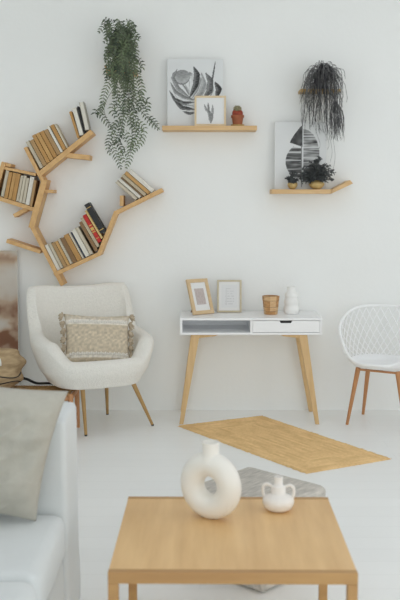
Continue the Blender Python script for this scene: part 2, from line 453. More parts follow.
mon = [([(170, 120), (200, 175), (180, 250)], 60, .80), ([(225, 150), (245, 200), (215, 262)], 50, .72), ([(80, 210), (120, 262), (190, 282)], 40, .80),
       ([(195, 88), (214, 130), (206, 190), (172, 262)], 34, .10), ([(214, 118), (232, 160), (214, 220), (186, 266)], 14, .45), ([(238, 122), (254, 180), (232, 238), (190, 278)], 26, .48),
       ([(256, 170), (258, 215), (235, 262)], 12, .62), ([(264, 124), (290, 168), (284, 225), (252, 266)], 36, .20), ([(298, 170), (302, 220), (285, 262)], 14, .5), ([(316, 176), (338, 215), (322, 266)], 32, .08),
       ([(317, 55), (303, 140), (292, 196)], 10, .15), ([(64, 178), (90, 230), (140, 262), (196, 276)], 20, .30), ([(76, 176), (110, 226), (150, 250)], 11, .55), ([(58, 226), (86, 274), (140, 296), (196, 290)], 20, .14),
       ([(72, 262), (110, 300), (192, 312)], 12, .42), ([(86, 284), (128, 322), (196, 332)], 24, .10), ([(134, 344), (168, 356), (198, 352)], 17, .16), ([(100, 100), (76, 150), (106, 208), (168, 260)], 22, .34),
       ([(84, 128), (128, 146), (174, 128)], 88, .42), ([(120, 175), (150, 212), (168, 250)], 10, .30), ([(140, 180), (160, 215), (172, 250)], 8, .55)]
def canvas(name, label, cx, wd, ht, z, fn, nx, ny, lean, y_base, thick=.018, cat='canvas picture'):
    t = thing(name, label, cat, (cx, y_base, z)); t.rotation_euler = (-lean, 0, 0)
    bm = new(); add_box(bm, -wd / 2, wd / 2, 0, thick, 0, ht, bev=.0015); obj('stretcher', bm, M['canvas'], t)
    o = picture('print', wd - .002, ht - .002, nx, ny, fn, t, M['print']); o.location = (0, -.0009, .001)
    return t
Yc = 6.53
A = at(167, 58, Yc); B = at(223, 125, Yc)
canvas('canvas_picture', 'large white canvas with a grey monstera leaf on the straight wall shelf', (A.x + B.x) / 2, B.x - A.x, A.z - S1Z, S1Z + .001,
       strokes_fn(mon, 315, 390, 45, 40), 130, 150, R(4), Yc)
def palm(u, v):
    x = 22 + u * 225; y = 45 + (1 - v) * 305; g = 1.0
    base = (.73, .745, .745)
    nz = noise.noise(Vector((x * .012, y * .16, 1))) ; n2 = noise.noise(Vector((x * .05, y * .05, 5)))
    # upper dark lobe
    if x < 143 and 62 < y < 158 and x > 88 + (max(0, 140 - y) / 78) ** 1.3 * 50 and y < 138 + (x - 88) * .36: g = .10 + .12 * n2
    # left striped half
    if 100 < x < 143 or 66 < x <= 100:
        q = ((x - 146) / 76) ** 2 + ((y - 225) / 82) ** 2
        if q < 1 and x < 141 and y > 150 + (x - 70) * .2:
            g = .12 + 1.1 * max(0, nz) + .1 * n2
            if 178 < y < 186 or 216 < y < 221 or 158 < y < 164: g = .75
    if x > 147:
        q = ((x - 146) / 72) ** 2 + ((y - 195) / 118) ** 2
        if q < 1:
            g = .45 + .7 * nz + .15 * n2 - .2 * (y > 240)
            if 158 < y < 164 or 205 < y < 210: g = .85
    if 138 <= x <= 142 and 150 < y < 340: g = .30
    g = max(.06, min(1, g))
    return tuple(c * g for c in base)
A = at(275, 121.5, Yc); B = at(326, 189, Yc)
canvas('canvas_picture', 'white canvas with a dark striped palm leaf on the shelf with the upturned end', (A.x + B.x) / 2, B.x - A.x, A.z - S2Z, S2Z + .001, palm, 110, 150, R(4), Yc)

def framed(name, label, wd, ht, bar, loc, rz, lean, fmat, fn, nx, ny, matw, thick=.015, cat='picture frame', ph=None, stand=True, standmat=None):
    t = thing(name, label, cat, loc); t.rotation_euler = (-lean, 0, rz)
    bm = new()
    add_box(bm, -wd / 2, -wd / 2 + bar, 0, thick, 0, ht, bev=.001); add_box(bm, wd / 2 - bar, wd / 2, 0, thick, 0, ht, bev=.001)
    add_box(bm, -wd / 2 + bar, wd / 2 - bar, .0005, thick - .0005, 0, bar); add_box(bm, -wd / 2 + bar, wd / 2 - bar, .0005, thick - .0005, ht - bar, ht)
    obj('frame', bm, fmat, t)
    bm = new(); add_box(bm, -wd / 2 + bar, wd / 2 - bar, .006, thick - .002, bar, ht - bar); obj('mat_board', bm, M['mat_board'], t)
    pw, phh = wd - 2 * bar - 2 * matw[0], ht - 2 * bar - 2 * matw[1]
    o = picture('print', pw, phh, nx, ny, fn, t, M['print']); o.location = (0, .0052, bar + matw[1])
    if stand:
        # folding easel leg at the back: hinged two-thirds up, its foot level with the frame's lower edge in world space
        a = lean; hz = ht * .62
        bz = -math.sin(a) * .0; fy = hz * math.sin(2 * a + .12) + thick; fz = fy * math.tan(a) if False else 0
        L = hz
        # foot point in local space lies on world-horizontal plane through origin: z_local = -y_local*tan(-lean)
        fy = thick + .55 * hz; fz = fy * math.tan(lean)
        bm = new()
        ws = wd * .22
        v = [(-ws * .6, thick, hz), (ws * .6, thick, hz), (ws, fy, fz + .0005), (-ws, fy, fz + .0005)]
        v2 = [(x, y + .004, z + .001) for x, y, z in v]
        a_ = [bm.verts.new(p) for p in v]; b_ = [bm.verts.new(p) for p in v2]
        bm.faces.new(a_); bm.faces.new(b_[::-1])
        for i in range(4): bm.faces.new((a_[i], b_[i], b_[(i + 1) % 4], a_[(i + 1) % 4]))
        obj('easel_back', bm, standmat or M['brown'], t)
    return t
cact = [([(250, 310), (262, 340), (280, 350)], 13, .35), ([(271, 300), (274, 350), (283, 395)], 14, .30), ([(295, 312), (296, 350), (288, 395)], 13, .40), ([(283, 350), (286, 375), (286, 408)], 26, .35)]
Yq = 6.475
A = at(194.5, 95.5, Yq); B = at(226, 125.3, Yq)
framed('picture_frame', 'small pale wood frame with a grey cactus drawing leaning before the monstera canvas', B.x - A.x, A.z - S1Z, .014, ((A.x + B.x) / 2, Yq, S1Z + .001), 0, R(4),
       wood('maple_frame', (.74, .60, .40), (.66, .52, .33), .5, (3, 3, 3), 8), strokes_fn(cact, 150, 140, 208, 275, (.76, .77, .77)), 60, 60, (.0, .0), stand=False)

# ---- cactus
P = at(237.5, 124.6, 6.52)
t = thing('potted_cactus', 'small red-topped cactus in a terracotta pot on the straight wall shelf', 'potted cactus', (P.x, 6.52, S1Z))
bm = new(); add_lathe(bm, [(0, .001), (.043, .001), (.047, .006), (.049, .013), (.046, .013), (.042, .008), (0, .008)]); obj('saucer', bm, M['gold'], t, smooth=True, angle=40)
bm = new(); add_lathe(bm, [(0, .010), (.033, .010), (.041, .062), (.046, .062), (.047, .078), (.043, .078), (.040, .068), (0, .066)]); obj('pot', bm, M['terracotta'], t, smooth=True, angle=35)
def ribbed(bm, r, z0, z1, ribs, cx=0, cy=0):
    def fn(u, v):
        a = u * 2 * PI; ph = v * PI; rr = r * math.sin(ph) ** .8 * (1 + .12 * math.cos(ribs * a)) if 0 < v < 1 else 0
        return (cx + rr * math.cos(a), cy + rr * math.sin(a), z0 + (z1 - z0) * (1 - math.cos(ph)) / 2)
    add_grid(bm, fn, 48, 14, closeu=True)
bm = new(); ribbed(bm, .019, .064, .118, 8, -.017, -.004); ribbed(bm, .019, .064, .114, 8, .017, -.008); ribbed(bm, .018, .064, .108, 8, 0, -.018); ribbed(bm, .018, .064, .112, 8, 0, .016); obj('red_cactus_body', bm, M['cactusred'], t, smooth=True)
bm = new(); ribbed(bm, .026, .098, .146, 10, -.001, 0); obj('crown', bm, M['cactus'], t, smooth=True)
bm = new()
for k in range(90):
    a = random.random() * 2 * PI; z = .100 + random.random() * .046; r0 = .025 * math.sin(math.acos(max(-1, min(1, (z - .122) / .024))))
    p = Vector((r0 * math.cos(a), r0 * math.sin(a), z)); q = p + Vector((math.cos(a), math.sin(a), random.uniform(-.2, 1))) * .009
    add_tube(bm, [p, q], [.0007, .0003], 3)
obj('spines', bm, mat('pale_spine', (.55, .50, .36), .7), t)

# ------------------------------------------------------------------ fern
def leaflet(bm, p, d, side, L, wd, mi):
    d = d.normalized(); tipd = (d + Vector((0, 0, -.45))).normalized()
    m = p + d * L * .5; e = p + d * L * .5 + tipd * L * .5
    w_ = side * wd
    v = [bm.verts.new(q) for q in (p - w_ * .35, m - w_, e, m + w_, p + w_ * .35)]
    f = bm.faces.new(v); f.material_index = mi
def frond(bm, pts, L, sp, mi=0, stem=.0012, wd=.0042, taper=True):
    path = catmull(pts, 6); tot = sum((b - a).length for a, b in zip(path, path[1:])); acc = 0; nxt = sp; run = 0
    add_tube(bm, path[::2] + ([path[-1]] if len(path) % 2 == 0 else []), stem, 3, mi=2, cap=False)
    nrm = Vector((random.uniform(-.5, .5), -1, random.uniform(-.3, .3))).normalized()
    for a, b in zip(path, path[1:]):
        l = (b - a).length
        if l < 1e-6: continue
        tdir = (b - a).normalized()
        while run + l > nxt:
            q = a.lerp(b, (nxt - run) / l); f = nxt / tot
            ll = L * (math.sin(PI * min(.97, f * .85 + .12)) ** .6 if taper else 1) * random.uniform(.8, 1.15)
            s = tdir.cross(nrm).normalized()
            for sg in (-1, 1):
                dd = s * sg + tdir * .45 + Vector((random.uniform(-.15, .15), random.uniform(-.35, .1), random.uniform(-.15, .1)))
                leaflet(bm, q, dd, tdir, ll, wd * random.uniform(.8, 1.2), mi if random.random() < .8 else 1)
            nxt += sp
        run += l
YS = 6.44
P = at(122, 71.5, 6.5)
t = thing('wall_shelf', 'small wooden wall shelf almost hidden under the hanging fern', 'shelf', (P.x, WALL, P.z - .02))
bm = new(); xa = at(106, 70, 6.42).x - P.x; xb = at(136, 70, 6.42).x - P.x
add_box(bm, xa, xb, 6.42 - WALL, -.001, 0, .02, bev=.002); obj('board', bm, M['shelfwood'], t)
bm = new(); add_prism(bm, [(xa, .02), (xa + .018, .02), (xa - .001, .052), (xa - .015, .052)], 6.425 - WALL, -.001, bev=.002); obj('side_board', bm, M['shelfwood'], t)
fz = P.z
fern = thing('hanging_fern', 'green artificial fern with long trailing fronds on the small wall shelf', 'plant', (P.x, 6.52, fz))
bm = new(); add_lathe(bm, [(0, .001), (.045, .001), (.060, .10), (.055, .10), (.050, .085), (0, .085)]); obj('pot', bm, M['shelfwood2'], fern, smooth=True, angle=40)
bm = new(); org = fern.location.copy(); 
def loc(px, py, Y): return at(px, py, Y) - org
cz = Vector((0, 0, .09))
def rg3(): return 0 if random.random() < .72 else 1
for k in range(44):      # upright and arching crown
    a = random.uniform(-PI, PI); sp_ = random.uniform(.3, 1.0)
    top = Vector((math.cos(a) * .05 * sp_, math.sin(a) * .05 * sp_ - .02, random.uniform(.20, .37) * (1.10 - .38 * sp_)))
    out = Vector((math.cos(a) * .115 * sp_, max(-.17, min(.06, math.sin(a) * .12 * sp_)) - .03, top.z - random.uniform(-.02, .06)))
    end = Vector((math.cos(a) * random.uniform(.11, .15) * sp_, out.y - .01, out.z - random.uniform(.04, .11)))
    frond(bm, [cz, (cz + top) * .5 + Vector((0, 0, .03)), top, out, end], .034, .021, rg3(), wd=.0062)
for k in range(66):      # short curled tips all over the crown
    p = Vector((random.uniform(-.085, .095), random.uniform(-.16, -.03), random.uniform(-.03, .33)))
    if abs(p.x) > .10 - .2 * max(0, p.z - .24): continue
    q = p + Vector((p.x * .25 + random.uniform(-.02, .02), -.03, random.uniform(-.02, .03)))
    frond(bm, [p, q, q + Vector((random.uniform(-.03, .03), -.005, -random.uniform(.03, .07))), q + Vector((random.uniform(-.05, .05), 0, -random.uniform(.08, .12)))], .034, .021, rg3(), wd=.0062)
for k in range(17):      # skirt hanging in front of the pot
    x = random.uniform(-.05, .125); y = random.uniform(-.16, -.05)
    frond(bm, [cz + Vector((x * .3, y * .2, random.uniform(.02, .1))), Vector((x * .7, y, .10 + random.uniform(-.03, .05))), Vector((x, y - .01, .0 + random.uniform(-.03, .05))), Vector((x * 1.1 + random.uniform(-.03, .03), y, -.12 + random.uniform(-.10, .04)))], .034, .021, rg3(), wd=.0062)
trails = [[(116, 68), (108, 84), (104, 95), (102, 107), (98, 114)], [(104, 100), (100, 112), (105, 120), (112, 129)], [(99, 108), (95, 113), (101, 116)], [(118, 84), (117, 105), (122, 120), (119, 136), (112, 145)],
          [(119, 118), (113, 128), (108, 146), (111, 156)], [(110, 142), (114, 150), (118, 160), (121, 169)], [(122, 84), (126, 108), (121, 128), (126, 142)], [(128, 84), (131, 105), (136, 122), (134, 140), (130, 152)],
          [(134, 120), (144, 128), (141, 142), (134, 152)], [(126, 130), (130, 142), (130, 156), (126, 169)], [(134, 84), (139, 102), (143, 110), (150, 122), (160, 130)], [(142, 104), (147, 100), (148, 112)], [(147, 116), (153, 120), (158, 126)],
          [(124, 120), (116, 124), (114, 138), (118, 146)], [(127, 146), (120, 152), (124, 162)], [(138, 88), (142, 100), (136, 112)], [(130, 96), (125, 110), (131, 122), (139, 130)], [(118, 100), (112, 108), (116, 118)],
          [(136, 126), (140, 134), (133, 144), (128, 148)], [(128, 100), (134, 112), (130, 124), (136, 132)], [(124, 134), (118, 140), (122, 150), (127, 156)], [(114, 90), (122, 102), (124, 116)], [(130, 86), (134, 100), (128, 112)], [(136, 74), (142, 88), (140, 100)]]
for tr in trails:
    Y = random.uniform(6.38, 6.50)
    frond(bm, [loc(px, py, Y + random.uniform(-.01, .01)) for px, py in tr], .040, .0225, random.choice((0, 0, 1)), wd=.0060)
for vine in ([(122, 72), (115, 86), (104, 108), (112, 130)], [(126, 72), (124, 110), (119, 140), (110, 146)], [(130, 72), (136, 104), (146, 116), (160, 130)], [(126, 74), (130, 112), (132, 140), (128, 156)]):
    add_tube(bm, catmull([loc(a, b_, 6.45) for a, b_ in vine], 6), .0016, 4, mi=2)
obj('foliage', bm, [M['fern'], M['fern2'], M['stem']], fern, recalc=False)

# ------------------------------------------------------------------ grey weeping plant
P = at(321, 89.5, 6.52)
t = thing('wall_shelf', 'short golden wooden wall shelf under the weeping grey plant', 'shelf', (P.x, WALL, P.z - .022))
xa = at(300.5, 89, 6.46).x - P.x; xb = at(340.5, 89, 6.46).x - P.x
bm = new(); add_box(bm, xa, xb, 6.46 - WALL, -.001, 0, .020, bev=.003); obj('board', bm, M['yellowwood'], t)
wil = thing('weeping_plant', 'charcoal grey weeping plant with thin drooping strands on the short shelf', 'plant', (P.x, 6.52, P.z + .002)); org = wil.location.copy()
bm = new(); add_lathe(bm, [(0, .001), (.045, .001), (.052, .08), (.048, .08), (.044, .07), (0, .07)]); obj('pot', bm, M['darkleaf'], wil, smooth=True, angle=40)
bm = new(); bm2 = new()
def strand(bm, pts, mi, leaf=.018, sp=.010, r=.0010):
    path = catmull(pts, 7); add_tube(bm, path[::2], r, 3, mi=mi, cap=False); run = 0; nxt = sp
    for a, b in zip(path, path[1:]):
        l = (b - a).length
        while run + l > nxt and l > 1e-6:
            q = a.lerp(b, (nxt - run) / l); td = (b - a).normalized()
            s = Vector((random.uniform(-1, 1), random.uniform(-1, .3), random.uniform(-.4, .2)))
            leaflet(bm, q, td * .9 + s * .45 + Vector((0, 0, -.5)), td.orthogonal().normalized(), leaf * random.uniform(.7, 1.3), .0018, mi)
            nxt += sp
        run += l
for k in range(250):
    s = random.uniform(-1, 1); front = random.uniform(-.17, -.02)
    top = Vector((.003 + s * random.uniform(.01, .09), front * .4, random.uniform(.10, .195) * (1 - .25 * abs(s))))
    if k < 130:     # short arching ones
        ex = s * random.uniform(.10, .175) - .006; ez = top.z - random.uniform(.06, .22)
    else:
        ex = s * .135 + random.uniform(-.02, .02) - .005; ez = -random.uniform(.06, .32) if s < .5 else -random.uniform(.1, .36)
    mid = Vector((ex * .85 + top.x * .15, front, (top.z + max(ez, -.02)) * .5 + .03))
    pts = [Vector((0, 0, .08)), top, mid, Vector((ex, front, ez))]
    if ez < -.05: pts = [Vector((0, 0, .08)), top, Vector((ex * .85, front, .04)), Vector((ex, front, ez * .5)), Vector((ex + random.uniform(-.015, .015), front, ez))]
    strand(bm, pts, 0 if random.random() < .3 else 1)
for k in range(44):      # the heavy tuft at the right
    x0 = 336 + random.uniform(-5, 8); y1 = random.uniform(124, 142)
    Y = 6.42 + random.uniform(-.04, .04)
    strand(bm, [loc(326, 84, Y), loc(334, 98, Y), loc(x0 - 1, 112, Y), loc(x0 + random.uniform(-1, 3), y1, Y)], 0 if random.random() < .5 else 1)
for px, y1 in ((327, 150), (330, 163), (333, 171), (325, 140), (318, 150), (322, 128)):
    strand(bm, [loc(320, 100, 6.42), loc(px - 3, 125, 6.42), loc(px + 2, (125 + y1) / 2 + 6, 6.42), loc(px, y1, 6.42)], 1, leaf=.008, sp=.012)
obj('foliage', bm, [M['willow'], M['willowlight']], wil, recalc=False)
bm2.free()
bm = new()
for pts in ([(320, 84), (322, 70), (323, 63), (330, 68), (336, 80)], [(320, 84), (318, 100), (316, 116), (316, 122)], [(321, 84), (312, 70), (308, 78)]):
    add_tube(bm, catmull([loc(a, b_, 6.44) for a, b_ in pts], 6), .0026, 5)
obj('stem', bm, M['willow'], wil)

# ------------------------------------------------------------------ two gilded pots with dark leafy plants
def leafy(label, px, prad, ptop, n, spread, hgt, skew=0, Y=6.472):
    P = at(px, 189, Y); t = thing('potted_plant', label, 'potted plant', (P.x, Y, S2Z + .001), 0, None)
    h = ptop
    prof = [(0, 0)] + [(prad * math.sin(R(25 + 115 * k / 10)) , h * k / 10) for k in range(11)]
    prof += [(prof[-1][0] - .004, h - .002), (prof[-1][0] - .006, h - .012), (0, h - .012)]
    bm = new(); add_lathe(bm, prof, seg=28); obj('pot', bm, M['gold'], t, smooth=True, angle=45)
    bm = new()
    for k in range(n):
        a = random.uniform(0, 2 * PI); r = spread * math.sqrt(random.random())
        e = Vector((r * math.cos(a) + skew * random.random(), max(-.07, min(.035, .5 * r * math.sin(a) - .02)), h - .015 + random.uniform(.0, hgt) * (1.25 - .8 * (r / spread))))
        path = catmull([Vector((0, 0, h - .012)), Vector((e.x * .45, e.y * .6, h + (e.z - h) * .75 + .012)), e], 5)
        add_tube(bm, path, .0009, 3, mi=1, cap=False)
        for q in path[4:]:
            for j in range(3):
                dd = Vector((random.uniform(-1, 1), random.uniform(-1, .3), random.uniform(-.6, .8)))
                leaflet(bm, q, dd, dd.orthogonal().normalized(), random.uniform(.012, .022), random.uniform(.0038, .006), 0)
    obj('foliage', bm, [M['darkleaf'], M['stem']], t, recalc=False)
leafy('small gilded pot of dark leaves at the left, in front of the palm leaf canvas', 292.5, .036, .058, 24, .055, .085)
leafy('larger round gilded pot with a bushy dark plant in the middle of the upturned shelf', 316.5, .056, .062, 95, .135, .17, .0)

# ------------------------------------------------------------------ desk
DX = (at(180, 318, 6.2).x + at(322.5, 318, 6.2).x) / 2; DW = at(322.5, 318, 6.2).x - at(180, 318, 6.2).x; DY0 = 6.20; DD = .40; DZ = .75
desk = thing('desk', 'white writing desk with open niche, one drawer and pale wooden legs', 'desk', (DX, DY0, 0))
hw = DW / 2; tk = .016; zb = .632; div = at(251.5, 325, 6.2).x - DX
bm = new()
add_box(bm, -hw, hw, 0, DD, DZ - tk, DZ, bev=.002); add_box(bm, -hw, hw, .001, DD, zb, zb + tk, bev=.002)
add_box(bm, -hw, -hw + tk, .0005, DD, zb + tk, DZ - tk); add_box(bm, hw - tk, hw, .0005, DD, zb + tk, DZ - tk)
add_box(bm, div - tk / 2, div + tk / 2, .0005, DD, zb + tk, DZ - tk); add_box(bm, -hw + tk, hw - tk, DD - .01, DD - .002, zb + tk, DZ - tk)
obj('body', bm, M['whitelac'], desk)
dr = None
x0, x1 = div + tk / 2 + .002, hw - tk - .002; xh = at(286, 321, 6.2).x - DX; hz = DZ - tk - .003
bm = new(); add_prism(bm, [(x0, zb + tk + .003), (x1, zb + tk + .003), (x1, hz), (xh + .044, hz), (xh + .036, hz - .016), (xh - .036, hz - .016), (xh - .044, hz), (x0, hz)], .002, .018)
add_box(bm, x0 + .01, x1 - .01, .018, DD - .03, zb + tk + .004, zb + tk + .012)
dr = obj('drawer', bm, M['whitelac'], desk)
bm = new(); add_prism(bm, [(xh - .045, hz + .001), (xh - .036, hz - .017), (xh + .036, hz - .017), (xh + .045, hz + .001)], .006, .026); o = obj('handle_recess', bm, M['darktip'], dr); o['label'] = 'black cut-out finger grip'
def desk_leg(top, bot, yt, yb, w0, w1):
    bm = new(); d0, d1 = .042, .026
    v = []
    for (x, y, z, w_, dd) in ((top, yt, zb, w0, d0), (bot, yb, 0, w1, d1)):
        v.append([bm.verts.new((x + sx * w_ / 2, y + sy * dd / 2, z)) for sx, sy in ((-1, -1), (1, -1), (1, 1), (-1, 1))])
    for i in range(4): bm.faces.new((v[0][i], v[0][(i + 1) % 4], v[1][(i + 1) % 4], v[1][i]))
    bm.faces.new(v[0]); bm.faces.new(v[1][::-1])
    bmesh.ops.bevel(bm, geom=bm.edges[:], offset=.003, segments=2, profile=.5, affect='EDGES')
    obj('leg', bm, M['ashwood'], desk)
xl0 = at(195.5, 335, 6.22).x - DX; xl1 = at(181.3, 424, 6.18).x - DX; xr0 = at(303, 335, 6.22).x - DX; xr1 = at(317.5, 424, 6.18).x - DX
for y in ((.045, -.005), (.335, .375)):
    desk_leg(xl0, xl1, y[0], y[1], .060, .028); desk_leg(xr0, xr1, y[0], y[1], .060, .028)
for sx, xx, wd_ in ((1, xl0, .165), (-1, xr0, .165)):
    for y in (.045, .335):
        bm = new(); a = xx - sx * .01; e = xx + sx * wd_
        pts = [(a, zb), (e, zb), (e - sx * .03, zb - .014), (a, zb - .03)]
        if sx < 0: pts = pts[::-1]
        add_prism(bm, pts, y - .016, y + .016); obj('leg_bracket', bm, M['ashwood'], desk)

# ---- on the desk
def rose(u, v):
    n1 = noise.noise(Vector((u * 9, v * 9, 2))); n2 = noise.noise(Vector((u * 30, v * 4, 5)))
    k = .5 + .35 * n1 + .2 * n2
    return (.42 + .20 * k, .34 + .22 * k, .32 + .22 * k)
def note(u, v):
    g = .74; 
    row = (v * 9) % 1
    if .15 < v < .85 and .22 < u < .80 and .35 < row < .62 and noise.noise(Vector((u * 14, int(v * 9) * 3.1, 0))) > -.12: g = .60
    if abs(u - .3) < .03 and .1 < v < .8: g = .64
    return (g, g * 1.005, g * 1.01)
fr1 = wood('oak_frame', (.68, .51, .31), (.60, .43, .24), .5, (3, 3, 3), 8)
fr2 = wood('birch_frame', (.58, .51, .37), (.52, .44, .30), .5, (3, 3, 3), 8)
P = onz(203, 313, DZ)
P = Vector((at(201.5, 313, 6.39).x, 6.39, DZ))
framed('picture_frame', 'wide light-wood frame with rosy picture, turned and propped on its easel, left on desk', .180, .262, .026, (P.x + .020, P.y, DZ + .0065), R(34), R(21),
       fr1, rose, 40, 50, (.024, .045), thick=.016, standmat=M['brown'])
P = at(229.7, 311, 6.42)
framed('picture_frame', 'narrow pale wood frame with faint printed sheet, standing upright on the desk', .178, .236, .013, (P.x, 6.50, DZ + .003), 0, R(5),
       fr2, note, 60, 80, (.018, .022), thick=.016)
# wooden block cup
P = at(271.8, 313, 6.32)
t = thing('wooden_cup', 'small tapered cup of patchwork wood blocks on the desk beside the white vase', 'cup', (P.x, 6.42, DZ + .001), R(14))
bm = new()
N = 8; rows = [(.048, 0), (.051, .024), (.051, .026), (.0545, .052), (.0545, .054), (.058, .098), (.060, .100), (.062, .132)]
rings = [[bm.verts.new((r * math.cos(2 * PI * (k + .5) / N), r * math.sin(2 * PI * (k + .5) / N), z)) for k in range(N)] for r, z in rows]
for i, (A_, B_) in enumerate(zip(rings, rings[1:])):
    for k in range(N):
        f = bm.faces.new((A_[k], A_[(k + 1) % N], B_[(k + 1) % N], B_[k])); f.material_index = (0, 2, 1, 2, 0, 2, 1)[i] if (k + i) % 3 else (1, 2, 0, 2, 1, 2, 0)[i]
inn = [[bm.verts.new((r * math.cos(2 * PI * (k + .5) / N), r * math.sin(2 * PI * (k + .5) / N), z)) for k in range(N)] for r, z in ((.054, .132), (.042, .01))]
for A_, B_ in ((rings[-1], inn[0]), (inn[0], inn[1])):
    for k in range(N): bm.faces.new((A_[k], A_[(k + 1) % N], B_[(k + 1) % N], B_[k]))
bm.faces.new(rings[0][::-1]); bm.faces.new(inn[1])
obj('body', bm, [M['cupwood1'], M['cupwood2'], M['brown']], t)
# stacked-ring white vase
P = at(292.5, 313, 6.36)
v_ = new(); prof = [(0, 0), (.046, 0)]
def bulge(r, z, h, n=6): return [(r - .007 + .007 * math.sin(PI * (k + .0) / n) if 0 < k < n else r - .007, z + h * k / n) for k in range(n + 1)]
prof += bulge(.056, .003, .055) + bulge(.053, .058, .05)[1:] + bulge(.047, .108, .044)[1:] + [(.033, .158), (.030, .176), (.031, .196), (.027, .196), (.026, .17), (0, .16)]
add_lathe(v_, prof, seg=40)
o = obj('ribbed_vase', v_, M['whitevase'], smooth=True, angle=60); o.location = (P.x, 6.45, DZ + .001); tag(o, 'matte white vase of stacked rounded rings at the right of the desk top', 'vase')

# ------------------------------------------------------------------ boucle armchair
ach = thing('armchair', 'cream boucle armchair with winged back and slim wooden legs below the bookshelf', 'armchair', (-.735, 6.10, 0), R(25))
def sm(a, b, x):
    t = max(0, min(1, (x - a) / (b - a))); return t * t * (3 - 2 * t)
def ht(d):   # d degrees from the middle of the back
    h = .955 + .015 * sm(0, 30, d)
    h -= .295 * sm(48, 72, d); h -= .035 * sm(72, 118, d); h -= .125 * sm(118, 150, d)
    return h
def plan(a, z, off):     # a radians from back; off = inset from the outer face
    s, c = math.sin(a), math.cos(a)
    x = math.copysign(abs(s) ** .62, s); y = math.copysign(abs(c) ** .72, c)
    k = .86 + .14 * sm(.32, .44, z)
    rx = (.350 + .060 * sm(.36, .62, z) + .025 * sm(.6, .95, z)) * k - off; ry = (.315 if c < 0 else .285) * k - off
    yy = y * ry
    rec = max(0, z - .42) * .22 * sm(-.3, .5, c)
    return (x * rx, yy + rec)
def shell(u, v):
    a = u * 2 * PI; d = abs(math.degrees(a)); d = d if d <= 180 else 360 - d
    H_ = ht(d); T = .105 - .040 * sm(.6, .9, H_)
    # v : 0 outer bottom -> outer top -> rim -> inner top -> inner bottom
    zi = .395
    if v < .45:
        q = v / .45; z = .325 + (H_ - T / 2 - .325) * q; x, y = plan(a, z, 0 if q > .02 else .02)
    elif v < .65:
        q = (v - .45) / .20 * PI; z = H_ - T / 2 + math.sin(q) * T / 2; x, y = plan(a, z, T / 2 * (1 - math.cos(q)))
    else:
        q = (v - .65) / .35; z = H_ - T / 2 - (H_ - T / 2 - zi) * q; x, y = plan(a, max(z, .3), T)
    return (x, y, z)
bm = new(); g = add_grid(bm, shell, 96, 40, closeu=True)
bm.faces.new([r[0] for r in g]); bm.faces.new([r[-1] for r in g])
o = obj('shell', bm, M['boucle'], ach, smooth=True)
def seatfn(u, v):
    a = u * 2 * PI
    r, z = [(0.0, .39), (.6, .39), (.97, .39), (1.03, .405), (1.03, .425), (.96, .445), (.7, .456), (.3, .459), (0.0, .459)][round(v * 8)]
    x, y = plan(a, .44, .078); return (x * r, (y if y > 0 else y * 1.10) * r, z - (.012 if (r > .9 and z > .41 and y < 0) else 0))
bm = new(); add_grid(bm, seatfn, 64, 8, closeu=True); o = obj('seat_cushion', bm, M['boucle'], ach, smooth=True); subsurf(o, 1)
def taper_leg(name, p0, p1, r0, r1, mt, parent, tip=None, seg=14):
    bm = new(); p0 = Vector(p0); p1 = Vector(p1); q = p0.lerp(p1, .965)
    add_tube(bm, [p0, q if tip else p1], [r0, r1 + (r0 - r1) * .035 if tip else r1], seg)
    o = obj(name, bm, mt, parent, smooth=True, angle=40)
    if tip:
        bm = new(); add_tube(bm, [q, p1], [r1 + .0005, r1], seg); f = obj('foot_cap', bm, tip, o); f['label'] = 'black foot cap'
    return o
def aloc(p):      # world -> armchair local
    return (Matrix.Rotation(-R(25), 4, 'Z') @ (Vector(p) - ach.location))
for (px, py), top in (((86, 436), (-.145, -.21)), ((152.8, 425.5), (.215, -.19)), ((107.5, 414.5), (.145, .15))):
    f = aloc(onz(px, py, 0)); taper_leg('leg', (top[0], top[1], .34), (f.x, f.y, 0.0), .0165, .0095, M['brassleg'], ach, M['darktip'])
taper_leg('leg', (-.19, .19, .34), (-.25, .27, 0), .0165, .0095, M['brassleg'], ach, M['darktip'])

# ---- woven cushion with tassels
def pillow_fn(W, H_, T, seed=0, puff=.55, wr=.0):
    def fn(s, t, side):
        x = 2 * s - 1; y = 2 * t - 1
        e = max(0, (1 - abs(x) ** 2.4)) ** puff * max(0, (1 - abs(y) ** 2.4)) ** puff
        px = x * W / 2 * (1 - .07 * (1 - y * y) * abs(x)) ; pz = y * H_ / 2 * (1 - .07 * (1 - x * x) * abs(y))
        n_ = noise.noise(Vector((x * 1.7 + seed, y * 1.7, side + seed))) * wr + noise.noise(Vector((x * 4 + seed, y * 2.2 + seed, side))) * wr * .5
        return (px, side * (T / 2 * e) + n_ * e, pz)
    return fn
def add_pillow(bm, W, H_, T, n=24, seed=0, puff=.55, wr=.0):
    fn = pillow_fn(W, H_, T, seed, puff, wr); F = [[bm.verts.new(fn(i / n, j / n, -1)) for j in range(n + 1)] for i in range(n + 1)]
    B = [[F[i][j] if i in (0, n) or j in (0, n) else bm.verts.new(fn(i / n, j / n, 1)) for j in range(n + 1)] for i in range(n + 1)]
    for G in (F, B):
        for i in range(n):
            for j in range(n): bm.faces.new((G[i][j], G[i + 1][j], G[i + 1][j + 1], G[i][j + 1]))
CW, CH = .455, .345
P = at(98.0, 364, 6.00)
cu = thing('woven_cushion', 'beige textured cushion with white knotted bands and tasselled ends on the armchair', 'cushion', (P.x, 5.985, .462)); cu.rotation_euler = (R(-20), R(4), R(18))
bm = new(); add_pillow(bm, CW, CH, .13, 44, 3, .5, .006)
for v in bm.verts: v.co.z += CH / 2
o = obj('cover', bm, M['knit'], cu, smooth=True)
me = o.data; ca = me.color_attributes.new('print', 'FLOAT_COLOR', 'POINT')
